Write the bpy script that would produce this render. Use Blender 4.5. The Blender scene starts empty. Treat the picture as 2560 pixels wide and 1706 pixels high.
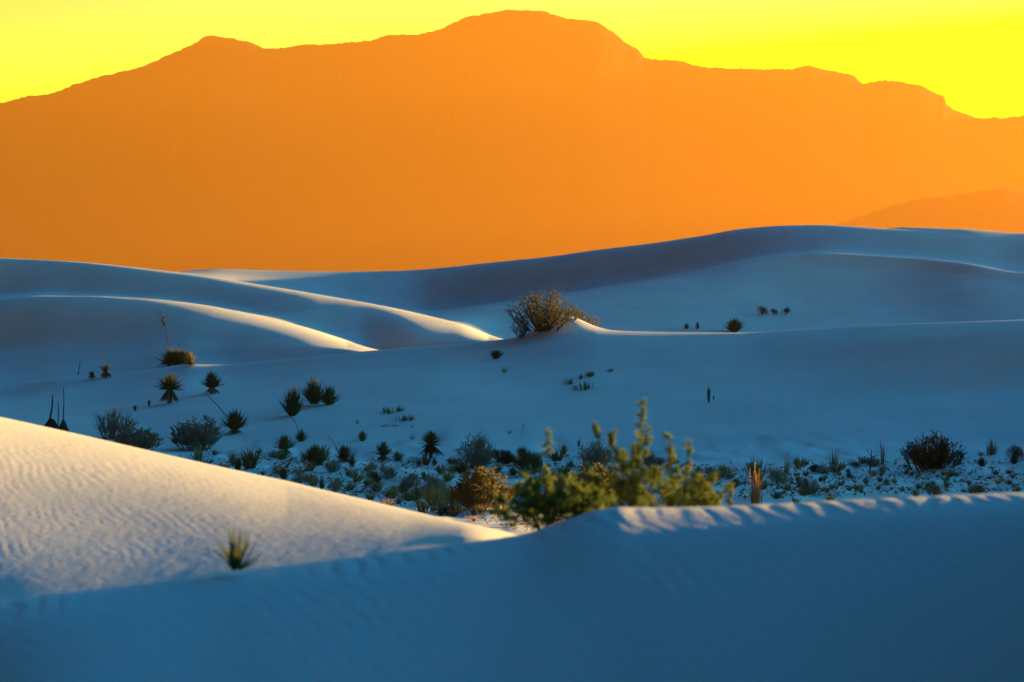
import bpy, math, random
import numpy as np
from mathutils import Vector

R = math.radians
scene = bpy.context.scene
col = scene.collection

# ---------------------------------------------------------------- camera, sky, sun, exposure
F_PX = 2560 * 100.0 / 36.0          # focal length in photo pixels
V_H = 690.0                         # image row of the true horizon
cam_data = bpy.data.cameras.new("camera")
cam_data.lens = 100.0
cam_data.sensor_width = 36.0
cam_data.shift_y = -(853.0 - V_H) / 2560.0
cam_data.clip_start = 0.3
cam_data.clip_end = 200000.0
cam_data.dof.use_dof = True
cam_data.dof.focus_distance = 78.0
cam_data.dof.aperture_fstop = 4.6
cam = bpy.data.objects.new("camera", cam_data)
cam.location = (0, 0, 0)
cam.rotation_euler = (R(90), 0, 0)
col.objects.link(cam)
scene.camera = cam

SUN_AZ, SUN_EL = R(60.0), R(4.0)    # azimuth to the right of the view axis
sun_dir = Vector((math.sin(SUN_AZ) * math.cos(SUN_EL), math.cos(SUN_AZ) * math.cos(SUN_EL), math.sin(SUN_EL)))
sun_data = bpy.data.lights.new("sun", 'SUN')
sun_data.energy = 5.0
sun_data.angle = R(0.5)
sun_data.color = (1.0, 0.55, 0.08)
sun = bpy.data.objects.new("sun", sun_data)
sun.rotation_euler = (-sun_dir).to_track_quat('-Z', 'Y').to_euler()
sun.location = (60, 40, 40)
col.objects.link(sun)

world = bpy.data.worlds.new("World")
scene.world = world
world.use_nodes = True
wt = world.node_tree
wt.nodes.clear()
def wn(kind, **kw):
    n = wt.nodes.new(kind)
    for k, v in kw.items():
        setattr(n, k, v)
    return n
def wl(a, b):
    wt.links.new(a, b)
def wmath(op, a, b=None, clamp=False):
    n = wn('ShaderNodeMath', operation=op, use_clamp=clamp)
    for i, s in enumerate((a, b)):
        if s is None:
            continue
        if isinstance(s, (int, float)):
            n.inputs[i].default_value = s
        else:
            wl(s, n.inputs[i])
    return n.outputs[0]
out = wn('ShaderNodeOutputWorld')
bg = wn('ShaderNodeBackground')
bg.inputs['Strength'].default_value = 0.05
wl(bg.outputs[0], out.inputs['Surface'])
sky = wn('ShaderNodeTexSky', sky_type='NISHITA', sun_disc=False, sun_elevation=SUN_EL,
         sun_rotation=SUN_AZ, altitude=1200.0, air_density=1.0, dust_density=0.6, ozone_density=3.0)
tc = wn('ShaderNodeTexCoord')
sep = wn('ShaderNodeSeparateXYZ')
wl(tc.outputs['Generated'], sep.inputs[0])
# evening glow: a lime-yellow band low over the horizon, strongest under the sun, fading upwards into blue
dotn = wn('ShaderNodeVectorMath', operation='DOT_PRODUCT')
wl(tc.outputs['Generated'], dotn.inputs[0])
dotn.inputs[1].default_value = (math.sin(SUN_AZ), math.cos(SUN_AZ), 0.0)
toward = wmath('MULTIPLY_ADD', dotn.outputs['Value'], 0.5)
toward.node.inputs[2].default_value = 0.5
half = toward
toward = wmath('POWER', toward, 3.0)
zc = wmath('MAXIMUM', sep.outputs['Z'], 0.0)
low = wmath('POWER', 2.718, wmath('MULTIPLY', zc, -17.0))
glow_w = wmath('MULTIPLY', wmath('MULTIPLY', low, 8.0), toward, clamp=True)
tint = wn('ShaderNodeMix', data_type='RGBA', blend_type='MULTIPLY')
tint.inputs['Factor'].default_value = 1.0
ssep = wn('ShaderNodeSeparateColor')
wl(sky.outputs[0], ssep.inputs[0])
wl(ssep.outputs['Blue'], tint.inputs['A'])
tint.inputs['B'].default_value = (0.05, 0.62, 1.50, 1)
dim = wmath('MULTIPLY_ADD', wmath('POWER', half, 4.0), 3.7)
dim.node.inputs[2].default_value = 0.02
dims = wn('ShaderNodeVectorMath', operation='SCALE')
wl(tint.outputs['Result'], dims.inputs[0]); wl(dim, dims.inputs['Scale'])
mixg = wn('ShaderNodeMix', data_type='RGBA')
wl(glow_w, mixg.inputs['Factor'])
wl(dims.outputs[0], mixg.inputs['A'])
gcol = wn('ShaderNodeValToRGB')
gcol.color_ramp.elements[0].position = 0.60; gcol.color_ramp.elements[0].color = (0.66, 0.92, 0.01, 1)
gcol.color_ramp.elements[1].position = 0.88; gcol.color_ramp.elements[1].color = (0.0, 1.0, 0.0, 1)
wl(half, gcol.inputs[0])
gbr = wn('ShaderNodeMix', data_type='RGBA', blend_type='MULTIPLY')
gbr.inputs['Factor'].default_value = 1.0
wl(gcol.outputs[0], gbr.inputs['A']); gbr.inputs['B'].default_value = (15, 15, 15, 1)
wl(gbr.outputs['Result'], mixg.inputs['B'])
wl(mixg.outputs['Result'], bg.inputs['Color'])

scene.view_settings.view_transform = 'Standard'
scene.view_settings.look = 'None'
scene.view_settings.exposure = 2.36
scene.view_settings.gamma = 1.0
scene.view_settings.use_curve_mapping = False
scene.cycles.use_denoising = True
scene.cycles.max_bounces = 6
scene.cycles.diffuse_bounces = 3
scene.cycles.volume_bounces = 0
scene.cycles.sample_clamp_indirect = 4.0

# ---------------------------------------------------------------- helpers
rng = random.Random(7)
nrng = np.random.RandomState(11)
_lat = nrng.rand(256, 256)
def vnoise(x, y):
    xi = np.floor(x).astype(int); yi = np.floor(y).astype(int)
    fx = x - xi; fy = y - yi
    fx = fx ** 3 * (fx * (fx * 6 - 15) + 10); fy = fy ** 3 * (fy * (fy * 6 - 15) + 10)
    g = lambda a, b: _lat[a & 255, b & 255]
    return ((g(xi, yi) * (1 - fx) + g(xi + 1, yi) * fx) * (1 - fy)
            + (g(xi, yi + 1) * (1 - fx) + g(xi + 1, yi + 1) * fx) * fy) * 2 - 1

def pchip_slopes(x, y):
    h = np.diff(x, axis=0); d = np.diff(y, axis=0) / h
    m = np.zeros_like(y)
    same = (d[1:] * d[:-1]) > 0
    w1 = 2 * h[1:] + h[:-1]; w2 = h[1:] + 2 * h[:-1]
    with np.errstate(divide='ignore', invalid='ignore'):
        hm = (w1 + w2) / (w1 / d[:-1] + w2 / d[1:])
    m[1:-1] = np.where(same, hm, 0.0)
    m[0] = d[0]; m[-1] = d[-1]
    return m
def pchip_at(x0, x1, y0, y1, m0, m1, t):
    h = x1 - x0; t2 = t * t; t3 = t2 * t
    return (2*t3-3*t2+1)*y0 + (t3-2*t2+t)*h*m0 + (-2*t3+3*t2)*y1 + (t3-t2)*h*m1
def curve(pts, u, linear=False):
    xs = np.array([p[0] for p in pts], float); ys = np.array([p[1] for p in pts], float)
    u = np.clip(u, xs[0], xs[-1])
    if linear:
        return np.interp(u, xs, ys)
    m = pchip_slopes(xs[:, None], ys[:, None])[:, 0]
    i = np.clip(np.searchsorted(xs, u, side='right') - 1, 0, len(xs) - 2)
    t = (u - xs[i]) / (xs[i+1] - xs[i])
    return pchip_at(xs[i], xs[i+1], ys[i], ys[i+1], m[i], m[i+1], t)

def mesh_grid(name, X, Y, Z, wrap=False):
    nr, nc = X.shape
    co = np.stack([X, Y, Z], -1).reshape(-1, 3).astype(np.float32)
    idx = np.arange(nr * nc).reshape(nr, nc)
    if wrap:
        idx = np.concatenate([idx, idx[:, :1]], 1)
    quads = np.stack([idx[:-1, :-1], idx[:-1, 1:], idx[1:, 1:], idx[1:, :-1]], -1).reshape(-1, 4)
    me = bpy.data.meshes.new(name)
    me.vertices.add(len(co)); me.vertices.foreach_set('co', co.ravel())
    me.loops.add(quads.size); me.loops.foreach_set('vertex_index', quads.ravel().astype(np.int32))
    me.polygons.add(len(quads))
    me.polygons.foreach_set('loop_start', (np.arange(len(quads)) * 4).astype(np.int32))
    me.polygons.foreach_set('use_smooth', np.ones(len(quads), bool))
    me.update(calc_edges=True)
    return me
def link(name, me, material=None, parent=None, **props):
    o = bpy.data.objects.new(name, me)
    col.objects.link(o)
    if material is not None and me is not None:
        me.materials.clear(); me.materials.append(material)
    if parent is not None:
        o.parent = parent
    for k, v in props.items():
        o[k] = v
    return o

def smax(a, b, k=14.0):
    return 0.5 * (a + b + np.sqrt((a - b) ** 2 + k * k))
def smin(a, b, k=14.0):
    return 0.5 * (a + b - np.sqrt((a - b) ** 2 + k * k))
# ---------------------------------------------------------------- materials
def new_mat(name):
    m = bpy.data.materials.new(name); m.use_nodes = True
    nt = m.node_tree; nt.nodes.clear()
    o = nt.nodes.new('ShaderNodeOutputMaterial')
    return m, nt, o
def sand_material():
    m, nt, o = new_mat("gypsum_sand")
    b = nt.nodes.new('ShaderNodeBsdfPrincipled')
    b.inputs['Roughness'].default_value = 0.95
    b.inputs['Specular IOR Level'].default_value = 0.12
    nt.links.new(b.outputs[0], o.inputs['Surface'])
    geo = nt.nodes.new('ShaderNodeNewGeometry')
    n1 = nt.nodes.new('ShaderNodeTexNoise'); n1.inputs['Scale'].default_value = 0.35; n1.inputs['Detail'].default_value = 6
    nt.links.new(geo.outputs['Position'], n1.inputs['Vector'])
    ramp = nt.nodes.new('ShaderNodeValToRGB')
    ramp.color_ramp.elements[0].position = 0.3; ramp.color_ramp.elements[0].color = (0.66, 0.655, 0.64, 1)
    ramp.color_ramp.elements[1].position = 0.7; ramp.color_ramp.elements[1].color = (0.76, 0.755, 0.74, 1)
    nt.links.new(n1.outputs['Fac'], ramp.inputs[0])
    nt.links.new(ramp.outputs[0], b.inputs['Base Color'])
    # wind ripples (fine relief on the far dunes) and grain
    mp = nt.nodes.new('ShaderNodeMapping'); mp.inputs['Rotation'].default_value = (0, 0, R(24))
    nt.links.new(geo.outputs['Position'], mp.inputs['Vector'])
    wv = nt.nodes.new('ShaderNodeTexWave'); wv.wave_type = 'BANDS'; wv.bands_direction = 'X'
    wv.inputs['Scale'].default_value = 3.0; wv.inputs['Distortion'].default_value = 2.2
    wv.inputs['Detail'].default_value = 2; wv.inputs['Detail Scale'].default_value = 0.6
    nt.links.new(mp.outputs[0], wv.inputs['Vector'])
    gr = nt.nodes.new('ShaderNodeTexNoise'); gr.inputs['Scale'].default_value = 22; gr.inputs['Detail'].default_value = 4
    nt.links.new(geo.outputs['Position'], gr.inputs['Vector'])
    at = nt.nodes.new('ShaderNodeAttribute'); at.attribute_name = 'ripple'
    mul = nt.nodes.new('ShaderNodeMath'); mul.operation = 'MULTIPLY'
    nt.links.new(wv.outputs['Fac'], mul.inputs[0]); nt.links.new(at.outputs['Fac'], mul.inputs[1])
    bp = nt.nodes.new('ShaderNodeBump'); bp.inputs['Strength'].default_value = 1.0; bp.inputs['Distance'].default_value = 0.012
    nt.links.new(mul.outputs[0], bp.inputs['Height'])
    bp2 = nt.nodes.new('ShaderNodeBump'); bp2.inputs['Strength'].default_value = 0.25; bp2.inputs['Distance'].default_value = 0.012
    nt.links.new(gr.outputs['Fac'], bp2.inputs['Height']); nt.links.new(bp.outputs[0], bp2.inputs['Normal'])
    nt.links.new(bp2.outputs[0], b.inputs['Normal'])
    return m
SAND = sand_material()

# ---------------------------------------------------------------- the dune field: one sheet from the photographer's feet to the horizon
def zrow(v, d):                     # height that image row v has at distance d
    return -(v - V_H) / F_PX * d
th_in = np.arctan((np.linspace(-420, 2980, 860) - 1280) / F_PX)
th = np.concatenate([np.linspace(-math.pi, th_in[0], 70)[:-1], th_in, np.linspace(th_in[-1], R(50), 130)[1:], np.linspace(R(50), math.pi, 50)[1:-1]])
U = 1280 + F_PX * np.tan(np.clip(th, R(-28), R(38)))
back = np.clip((np.abs(th) - R(140)) / R(40), 0, 1)
U = U * (1 - back) + 2000 * back     # behind the camera both ends meet
CY = np.cos(np.clip(th, R(-28), R(38)))

vA = curve([(-2500,2100),(-1300,1790),(-700,1590),(0,1508),(300,1475),(590,1437),(900,1400),(1200,1358),(1310,1340),(1420,1303),(1500,1279),(1560,1272),(1640,1273),(1750,1271),(1900,1265),(2200,1250),(2560,1235),(3300,1212),(4000,1150),(5000,900),(5700,250),(6500,-600)], U)  # unseen right end raised high to darken the near dune's face
dA = curve([(-2500,11),(0,11.0),(600,11.4),(1310,12.0),(2560,12.6),(6500,13)], U)
vB = curve([(-2500,800),(-700,905),(0,1045),(200,1090),(420,1142),(650,1195),(870,1243),(1090,1292),(1250,1326),(1310,1341),(1420,1362),(1600,1380),(2560,1350),(6500,1290)], U)
dB = curve([(-2500,20),(0,20),(650,18.8),(1000,17.5),(1310,15.8),(1700,16),(6500,17)], U)
vD = curve([(-2500,1010),(-700,985),(0,962),(150,948),(250,941),(420,918),(480,912),(545,913),(650,905),(800,890),(1000,872),(1270,850),(1400,834),(1500,827),(1850,828),(2000,822),(2200,812),(2560,798),(3000,770),(3400,690),(3800,560),(4400,470),(5500,470),(6500,560)], U)  # unseen crest beyond the right edge raised to cast the valley's shade
dD = curve([(-2500,100),(0,98),(500,97),(1280,95),(2000,92),(2560,89.5),(3400,94),(4200,102),(6500,106)], U)
vE1 = curve([(-2500,790),(-700,800),(-200,768),(0,747),(120,739),(220,739),(350,746),(500,763),(627,787),(755,817),(861,850),(946,878),(1100,905),(6500,905)], U)
w_ = np.clip((U - 860) / 240, 0, 1)
vE1 = vE1 + w_ * w_ * (3 - 2 * w_) * (smax(vE1, vD + 8, 8) - vE1)
dE1 = curve([(-2500,121),(0,119),(500,117),(950,113.5),(1150,110),(6500,108)], U)
vE2 = curve([(-2500,560),(-700,615),(0,645),(200,655),(430,678),(500,687),(627,708),(755,729),(882,753),(1010,778),(1137,807),(1282,851),(1400,880),(6500,880)], U)
w_ = np.clip((U - 1150) / 260, 0, 1)
vE2 = vE2 + w_ * w_ * (3 - 2 * w_) * (smax(vE2, vD + 8, 8) - vE2)
dE2 = curve([(-2500,152),(0,150),(430,146),(800,138),(1100,129),(1280,125),(1500,122),(6500,120)], U)
top12 = smin(smin(vD, vE1, 6), vE2, 6) + 4
vF = curve([(-2500,800),(900,800),(1090,790),(1300,762),(1500,730),(1700,693),(1900,650),(2000,636),(2060,632),(2200,639),(2400,657),(2560,682),(3000,690),(6500,690)], U)
w_ = np.clip((1130 - U) / 240, 0, 1)
vF = vF + w_ * w_ * (3 - 2 * w_) * (smax(vF, top12 + 6, 8) - vF)
dF = curve([(-2500,172),(430,163),(800,154),(1100,148),(1500,155),(1850,160.5),(2020,162),(2250,161),(2560,156.5),(6500,150)], U)
dFl = curve([(-2500,164),(430,156),(800,147.5),(1100,139),(1500,143),(1850,147.3),(2020,148.6),(2250,147.6),(2560,144),(6500,140)], U)
vG = curve([(-2500,700),(0,690),(430,680),(550,674),(700,677),(850,679),(1000,677),(1100,670),(1200,660),(1350,645),(1500,625),(1750,590),(1850,572),(1950,564),(2050,562),(2230,572),(2400,586),(2560,599),(2800,592),(3100,500),(3600,430),(6500,430)], U)  # raised out of view at right so this dune's right face stays unlit
dG = curve([(-2500,252),(1000,246),(1500,234),(1950,222),(2560,214),(6500,210)], U)
dGl = curve([(-2500,237),(1000,231),(1500,219.5),(1950,208),(2560,203),(6500,199)], U)
vH = curve([(-2500,720),(2100,580),(2230,568),(2400,572),(2560,583),(3000,592),(6500,640)], U)
w_ = np.clip((2260 - U) / 120, 0, 1)
vH = vH + w_ * (np.maximum(vH, vG + 5) - vH)
topF = smin(top12, vF, 6) + 2

keys = []                            # (radius per column, height per column, rows up to the next key)
o1 = np.ones_like(U)
def key(d, z, n): keys.append((d * o1, z * o1, n))
zA = zrow(vA, dA)
zAs = zrow(curve([(-2500,2110),(-1300,1800),(-700,1595),(0,1508),(700,1420),(1310,1338),(1750,1284),(2560,1240),(3300,1216),(4000,1155),(5000,905),(5700,255),(6500,-595)], U), dA)
zAn = 0.5 * (zA + zAs)
key(1.2, -1.62, 6)
key(4.0, -1.75, 10)
key(dA - 3.4, zAs - 1.85, 12)
key(dA - 2.0, zAs - 0.95, 46)
key(dA - 0.85, zAs - 0.215, 34)
key(dA - 0.38, 0.35 * zAs + 0.65 * zA - 0.036, 40)
key(dA, zA, 40)
w_ = np.clip((U - 1000) / 420, 0, 1); w_ = w_ * w_ * (3 - 2 * w_)
key(dA + 1.3, zrow(vA + 6 + 44 * w_, dA + 1.3), 40)
dm = dA + 0.5 * (dB - dA)
w_ = np.clip((U - 1150) / 350, 0, 1); w_ = w_ * w_ * (3 - 2 * w_)
key(dm, zrow((1 - w_) * (vA + 0.42 * (vB - vA)) + w_ * (vA + 85), dm), 110)
key(dB, zrow(vB, dB), 24)
key(dB + 7, smin(zrow(vB + 40, dB + 7), -2.75, 0.3), 20)
key(42.0, zrow(1295, 42.0), 60)
key(57.0, zrow(curve([(2600,1203),(3400,1110),(4200,930),(5200,880),(6500,870)], U), 57.0), 60)  # unseen right end raised as a shadow caster for the near valley
key(70.0, zrow(curve([(2600,1136),(3400,975),(4200,735),(5200,770),(6500,780)], U), 70.0), 60)  # same unseen caster; its height sets how high the valley shade reaches
key(81.0, zrow(curve([(-700,1060),(200,1045),(600,1015),(1200,985),(2560,985),(3400,940),(4400,760),(6500,800)], U), 81.0), 60)
key(dD - 3.2, zrow(vD, dD) - 0.30, 24)
key(dD, zrow(vD, dD), 24)
key(dD + 3, zrow(smax(vD + 10, vE1 + 16), dD + 3), 16)
oE1 = curve([(0,6),(500,9),(800,12.5),(950,13.5),(1100,9)], U)
key(dE1 - oE1, zrow(smax(vE1 + .62 * (vD - vE1), vE1 + 2, 10), dE1 - oE1), 50)
key(dE1, zrow(vE1, dE1), 16)
key(dE1 + 2.5, zrow(vE1 + 14, dE1 + 2.5), 10)
oE2 = curve([(0,6),(500,9),(800,14),(1000,14.5),(1130,13),(1280,12),(1500,8)], U)
key(dE2 - oE2, zrow(smax(vE2 + .92 * (smin(vE1, vD) - vE2), vE2 + 3, 10), dE2 - oE2), 50)
key(dE2, zrow(vE2, dE2), 14)
key(dE2 + 6, zrow(vE2 + 14, dE2 + 6), 10)
fF = curve([(1100,.62),(1700,.60),(2000,.70),(2300,.82),(2560,.86)], U)
zFl = zrow(vF + smax(fF * (top12 - vF), 3, 10), dFl); zFc = zrow(vF, dF)
key(dFl, zFl, 44)
key(dF - 2.5, zFc - (zFc - zFl) * curve([(1700,.14),(2000,.22),(2200,.27),(2560,.27)], U), 20)
key(dF, zrow(vF, dF), 14)
key(dF + 12, zrow(vF + 14, dF + 12), 12)
key(dGl, zrow(vG + smax(.88 * (topF - vG), 3, 10), dGl), 50)
key(dG, zrow(vG, dG), 12)
key(dG + 14, zrow(vG + 14, dG + 14), 14)
key(288.0, zrow(vH, 295.0) - 1.3, 6)
key(295.0, zrow(vH, 295.0), 10)
key(330.0, -5.0, 10)
key(800.0, -9.0, 10)
key(6000.0, -12.0, 8)
key(90000.0, -14.0, 0)

KD = np.array([k[0] for k in keys]); KZ = np.array([k[1] for k in keys])
for k in range(1, len(keys)):
    KD[k] = np.maximum(KD[k], KD[k-1] + 0.25)
KM = pchip_slopes(KD, KZ)
for k in (7, 8):                      # the trough and face of the left dune stay smooth from side to side
    KM[k] = 0.8 * (KZ[k+1] - KZ[k-1]) / (KD[k+1] - KD[k-1])
RD, RZ, RS = [], [], []
for k in range(len(keys) - 1):
    n = keys[k][2]
    for j in range(n):
        t = j / n
        RD.append(KD[k] + (KD[k+1] - KD[k]) * t)
        RZ.append(pchip_at(KD[k], KD[k+1], KZ[k], KZ[k+1], KM[k], KM[k+1], t))
        RS.append(k + t)
RD.append(KD[-1]); RZ.append(KZ[-1]); RS.append(len(keys) - 1.0)
RD = np.array(RD); RZ = np.array(RZ); RS = np.array(RS)[:, None] * np.ones_like(RD)
GY = RD                               # rows are laid at equal depth in front, at equal radius to the sides
GX = RD * np.tan(np.clip(th, R(-28), R(38)))
ca = np.clip((np.abs(th) - R(28)) / R(5), 0, 1)
rad = RD / CY
GX = np.where(np.abs(th) < R(28), GX, rad * np.sin(th)); GY = np.where(np.abs(th) < R(28), GY, rad * np.cos(th))

def bump(s, a, b, f):                 # smooth window over the row parameter
    return np.clip((s - a) / f, 0, 1) * np.clip((b - s) / f, 0, 1)
# hummocks on the valley floor, faint swells everywhere
val = bump(RS, 10.4, 13.6, 0.6)
RZ = RZ + val * (0.06 * vnoise(GX * 0.7, GY * 0.3) + 0.05 * vnoise(GX * 1.9 + 9, GY * 0.8) + 0.012 * vnoise(GX * 6, GY * 3))
RZ = RZ + bump(RS, 14.2, 30, 0.8) * 0.05 * vnoise(GX * 0.16 + 3, GY * 0.12)
RZ = RZ + bump(RS, 14, 16, 0.5) * 0.05 * vnoise(GX * 0.35 + 5, GY * 0.22)
# the sand mound under the big shrub on the crest
mx, my = (1412 - 1280) / F_PX * 95.2, 95.2
RZ = RZ + 0.62 * np.exp(-((GX - mx) / 0.95) ** 2 - ((GY - my) / 1.5) ** 2)
# wind ripples as real relief on the two near dunes
def ripples(lam, kx, ky, seed):
    wx = GX + 0.05 * vnoise(GX * 2.1 + seed, GY * 1.1) + 0.02 * vnoise(GX * 7, GY * 4 + seed)
    ph = (wx * kx + GY * ky) * 2 * math.pi / lam + 2.2 * vnoise(GX * 4.3 + seed, GY * 2.3) + 1.0 * vnoise(GX * 9 + seed, GY * 6)
    return (np.sin(ph) + 0.25 * np.sin(2 * ph + 0.8)) * (0.62 + 0.5 * vnoise(GX * 3.1 + 4, GY * 2.2 + seed))
mA = np.clip(1 - np.abs(RS - 5.7) / 0.8, 0, 1)
mB = bump(RS, 7.3, 9.05, 0.4) * np.clip(0.85 - (U - 100) / 900, 0.10, 1)
RZ = RZ + 0.0034 * mA * (0.75 + 0.6 * vnoise(GX * 1.7 + 8, GY)) * ripples(0.105, 0.97, 0.18, 20) + 0.0006 * bump(RS, 2.4, 5.6, .8) * ripples(0.10, 0.78, 0.62, 77) + 0.0010 * mB * ripples(0.062, 0.96, 0.25, 51) * (0.7 + 0.4 * vnoise(GX * .8, GY * .5))
RZ = RZ + bump(RS, 4, 10, .5) * 0.0005 * vnoise(GX * 13, GY * 5)
RIP = np.clip(bump(RS, 15.4, 24, 0.3), 0, 1)

# ---------------------------------------------------------------- mountains
def rock_material(name, c1, c2):
    m, nt, o = new_mat(name)
    b = nt.nodes.new('ShaderNodeBsdfPrincipled'); b.inputs['Roughness'].default_value = 0.95
    b.inputs['Specular IOR Level'].default_value = 0.1
    nt.links.new(b.outputs[0], o.inputs['Surface'])
    geo = nt.nodes.new('ShaderNodeNewGeometry')
    n1 = nt.nodes.new('ShaderNodeTexNoise'); n1.inputs['Scale'].default_value = 0.004; n1.inputs['Detail'].default_value = 8
    nt.links.new(geo.outputs['Position'], n1.inputs['Vector'])
    ramp = nt.nodes.new('ShaderNodeValToRGB')
    ramp.color_ramp.elements[0].position = 0.35; ramp.color_ramp.elements[0].color = (*c1, 1)
    ramp.color_ramp.elements[1].position = 0.65; ramp.color_ramp.elements[1].color = (*c2, 1)
    nt.links.new(n1.outputs['Fac'], ramp.inputs[0]); nt.links.new(ramp.outputs[0], b.inputs['Base Color'])
    return m
ROCK = rock_material("desert_rock", (0.022, 0.016, 0.011), (0.04, 0.028, 0.018))
def ridge(name, sky_pts, u, dist, near, far, base_z, jag, seed):
    v = curve(sky_pts, u)
    crest = zrow(v, dist) + jag * (vnoise(u / 23.0 + seed, u * 0 + seed) * .6 + vnoise(u / 9.0 + seed, u * 0 + 2) * .5 + vnoise(u / 4.0 + seed, u * 0 + 5) * .35)
    crest = np.maximum(crest, base_z)
    s = np.concatenate([np.linspace(-1, 0, 34), np.linspace(0, 1, 12)[1:]])[:, None]
    d = np.where(s < 0, dist + s * near, dist + s * far)
    x = (u - 1280) / F_PX * d; y = d * np.ones_like(x)
    prof = np.where(s < 0, (1 + s) ** 1.5, (1 - s) ** 1.4)
    rav = (vnoise(x / 900 + seed, y / 2600) + .22 * vnoise(x / 420 + seed, y / 1100)) * 0.5
    amp = np.sin(np.clip(prof, 0, 1) * math.pi)
    z = base_z + (crest - base_z) * prof * (1 + 0.16 * rav * amp)
    return link(name, mesh_grid(name, x, y, z), ROCK, kind="structure")
SKYLINE = [(-1300,690),(-1000,520),(-700,400),(-400,310),(0,259),(49,245),(120,234),(218,201),(348,169),(435,131),(490,106),(522,90),(544,91),(598,100),(631,109),(669,122),(762,114),(870,107),(936,99),(985,87),(1028,88),(1088,76),(1137,57),(1175,40),(1229,32),(1295,24),(1349,28),(1414,44),(1490,54),(1523,74),(1567,107),(1604,134),(1612,147),(1686,151),(1741,162),(1795,171),(1893,172),(1969,173),(2018,165),(2067,177),(2132,188),(2158,208),(2170,206),(2209,202),(2296,212),(2339,231),(2361,242),(2366,258),(2399,279),(2459,294),(2513,295),(2560,289),(2800,262),(3100,160),(3600,130),(3750,350),(3900,690)]  # last peaks, beyond the right edge, heightened to shade the hazy air
um = np.concatenate([np.linspace(-1300, -300, 60)[:-1], np.linspace(-300, 2900, 1000), np.linspace(2900, 3900, 70)[1:]])
ridge("mountain", SKYLINE, um, 20000.0, 4500.0, 1500.0, -16.0, 7.5, 3)
FOOT = [(1900,690),(2060,575),(2180,530),(2285,499),(2394,486),(2450,478),(2513,472),(2560,481),(2700,500),(2900,470),(3200,480),(3600,560),(3900,690)]
uf = np.linspace(1900, 3900, 300)
ridge("foothill", FOOT, uf, 12500.0, 2000.0, 1500.0, -15.0, 5.0, 8)

# ---------------------------------------------------------------- the hazy air between here and the mountains
def haze_box():
    me = bpy.data.meshes.new("haze")
    x0, x1, y0, y1, z0 = -8200, 8300, -400, 21900, -17.5
    top = lambda y: 60.0 + 0.110 * y       # top sloped, not flat, to keep orange scattered light off the shaded sand
    v = [(x, y, z0) for y in (y0, y1) for x in (x0, x1)] + [(x, y, top(y)) for y in (y0, y1) for x in (x0, x1)]
    f = [(0, 2, 3, 1), (4, 5, 7, 6), (0, 1, 5, 4), (2, 6, 7, 3), (0, 4, 6, 2), (1, 3, 7, 5)]
    me.from_pydata(v, [], f); me.update()
    m, nt, o = new_mat("haze_air")
    vol = nt.nodes.new('ShaderNodeVolumePrincipled')
    vol.inputs['Density Attribute'].default_value = ""
    vol.inputs['Color'].default_value = (1.0, 0.42, 0.06, 1)
    vol.inputs['Density'].default_value = 0.98 / 20000.0
    vol.inputs['Anisotropy'].default_value = 0.46
    nt.links.new(vol.outputs[0], o.inputs['Volume'])
    return link("haze", me, m, kind="stuff")
haze_box()

# ---------------------------------------------------------------- plants: builders (unit size: about 1 tall, 1 wide, base at the origin)
def leaf_material(name, c, tip=None, trans=0.3, var=0.25):
    m, nt, o = new_mat(name)
    info = nt.nodes.new('ShaderNodeObjectInfo')
    geo = nt.nodes.new('ShaderNodeNewGeometry')
    nz = nt.nodes.new('ShaderNodeTexNoise'); nz.inputs['Scale'].default_value = 9; nz.inputs['Detail'].default_value = 3
    nt.links.new(geo.outputs['Position'], nz.inputs['Vector'])
    hsv = nt.nodes.new('ShaderNodeHueSaturation')
    mr = nt.nodes.new('ShaderNodeMapRange')
    mr.inputs['To Min'].default_value = 1 - var; mr.inputs['To Max'].default_value = 1 + var
    nt.links.new(info.outputs['Random'], mr.inputs['Value']); nt.links.new(mr.outputs[0], hsv.inputs['Value'])
    mx = nt.nodes.new('ShaderNodeMix'); mx.data_type = 'RGBA'
    mx.inputs['A'].default_value = (*c, 1); mx.inputs['B'].default_value = (*(tip or tuple(v * 1.6 for v in c)), 1)
    nt.links.new(nz.outputs['Fac'], mx.inputs['Factor'])
    nt.links.new(mx.outputs['Result'], hsv.inputs['Color'])
    d = nt.nodes.new('ShaderNodeBsdfDiffuse'); t = nt.nodes.new('ShaderNodeBsdfTranslucent')
    g = nt.nodes.new('ShaderNodeBsdfGlossy'); g.inputs['Roughness'].default_value = 0.45; g.inputs['Color'].default_value = (.5, .5, .5, 1)
    nt.links.new(hsv.outputs[0], d.inputs[0]); nt.links.new(hsv.outputs[0], t.inputs[0])
    a = nt.nodes.new('ShaderNodeMixShader'); a.inputs[0].default_value = trans
    nt.links.new(d.outputs[0], a.inputs[1]); nt.links.new(t.outputs[0], a.inputs[2])
    b = nt.nodes.new('ShaderNodeMixShader'); b.inputs[0].default_value = 0.025
    nt.links.new(a.outputs[0], b.inputs[1]); nt.links.new(g.outputs[0], b.inputs[2])
    nt.links.new(b.outputs[0], o.inputs['Surface'])
    return m
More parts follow.
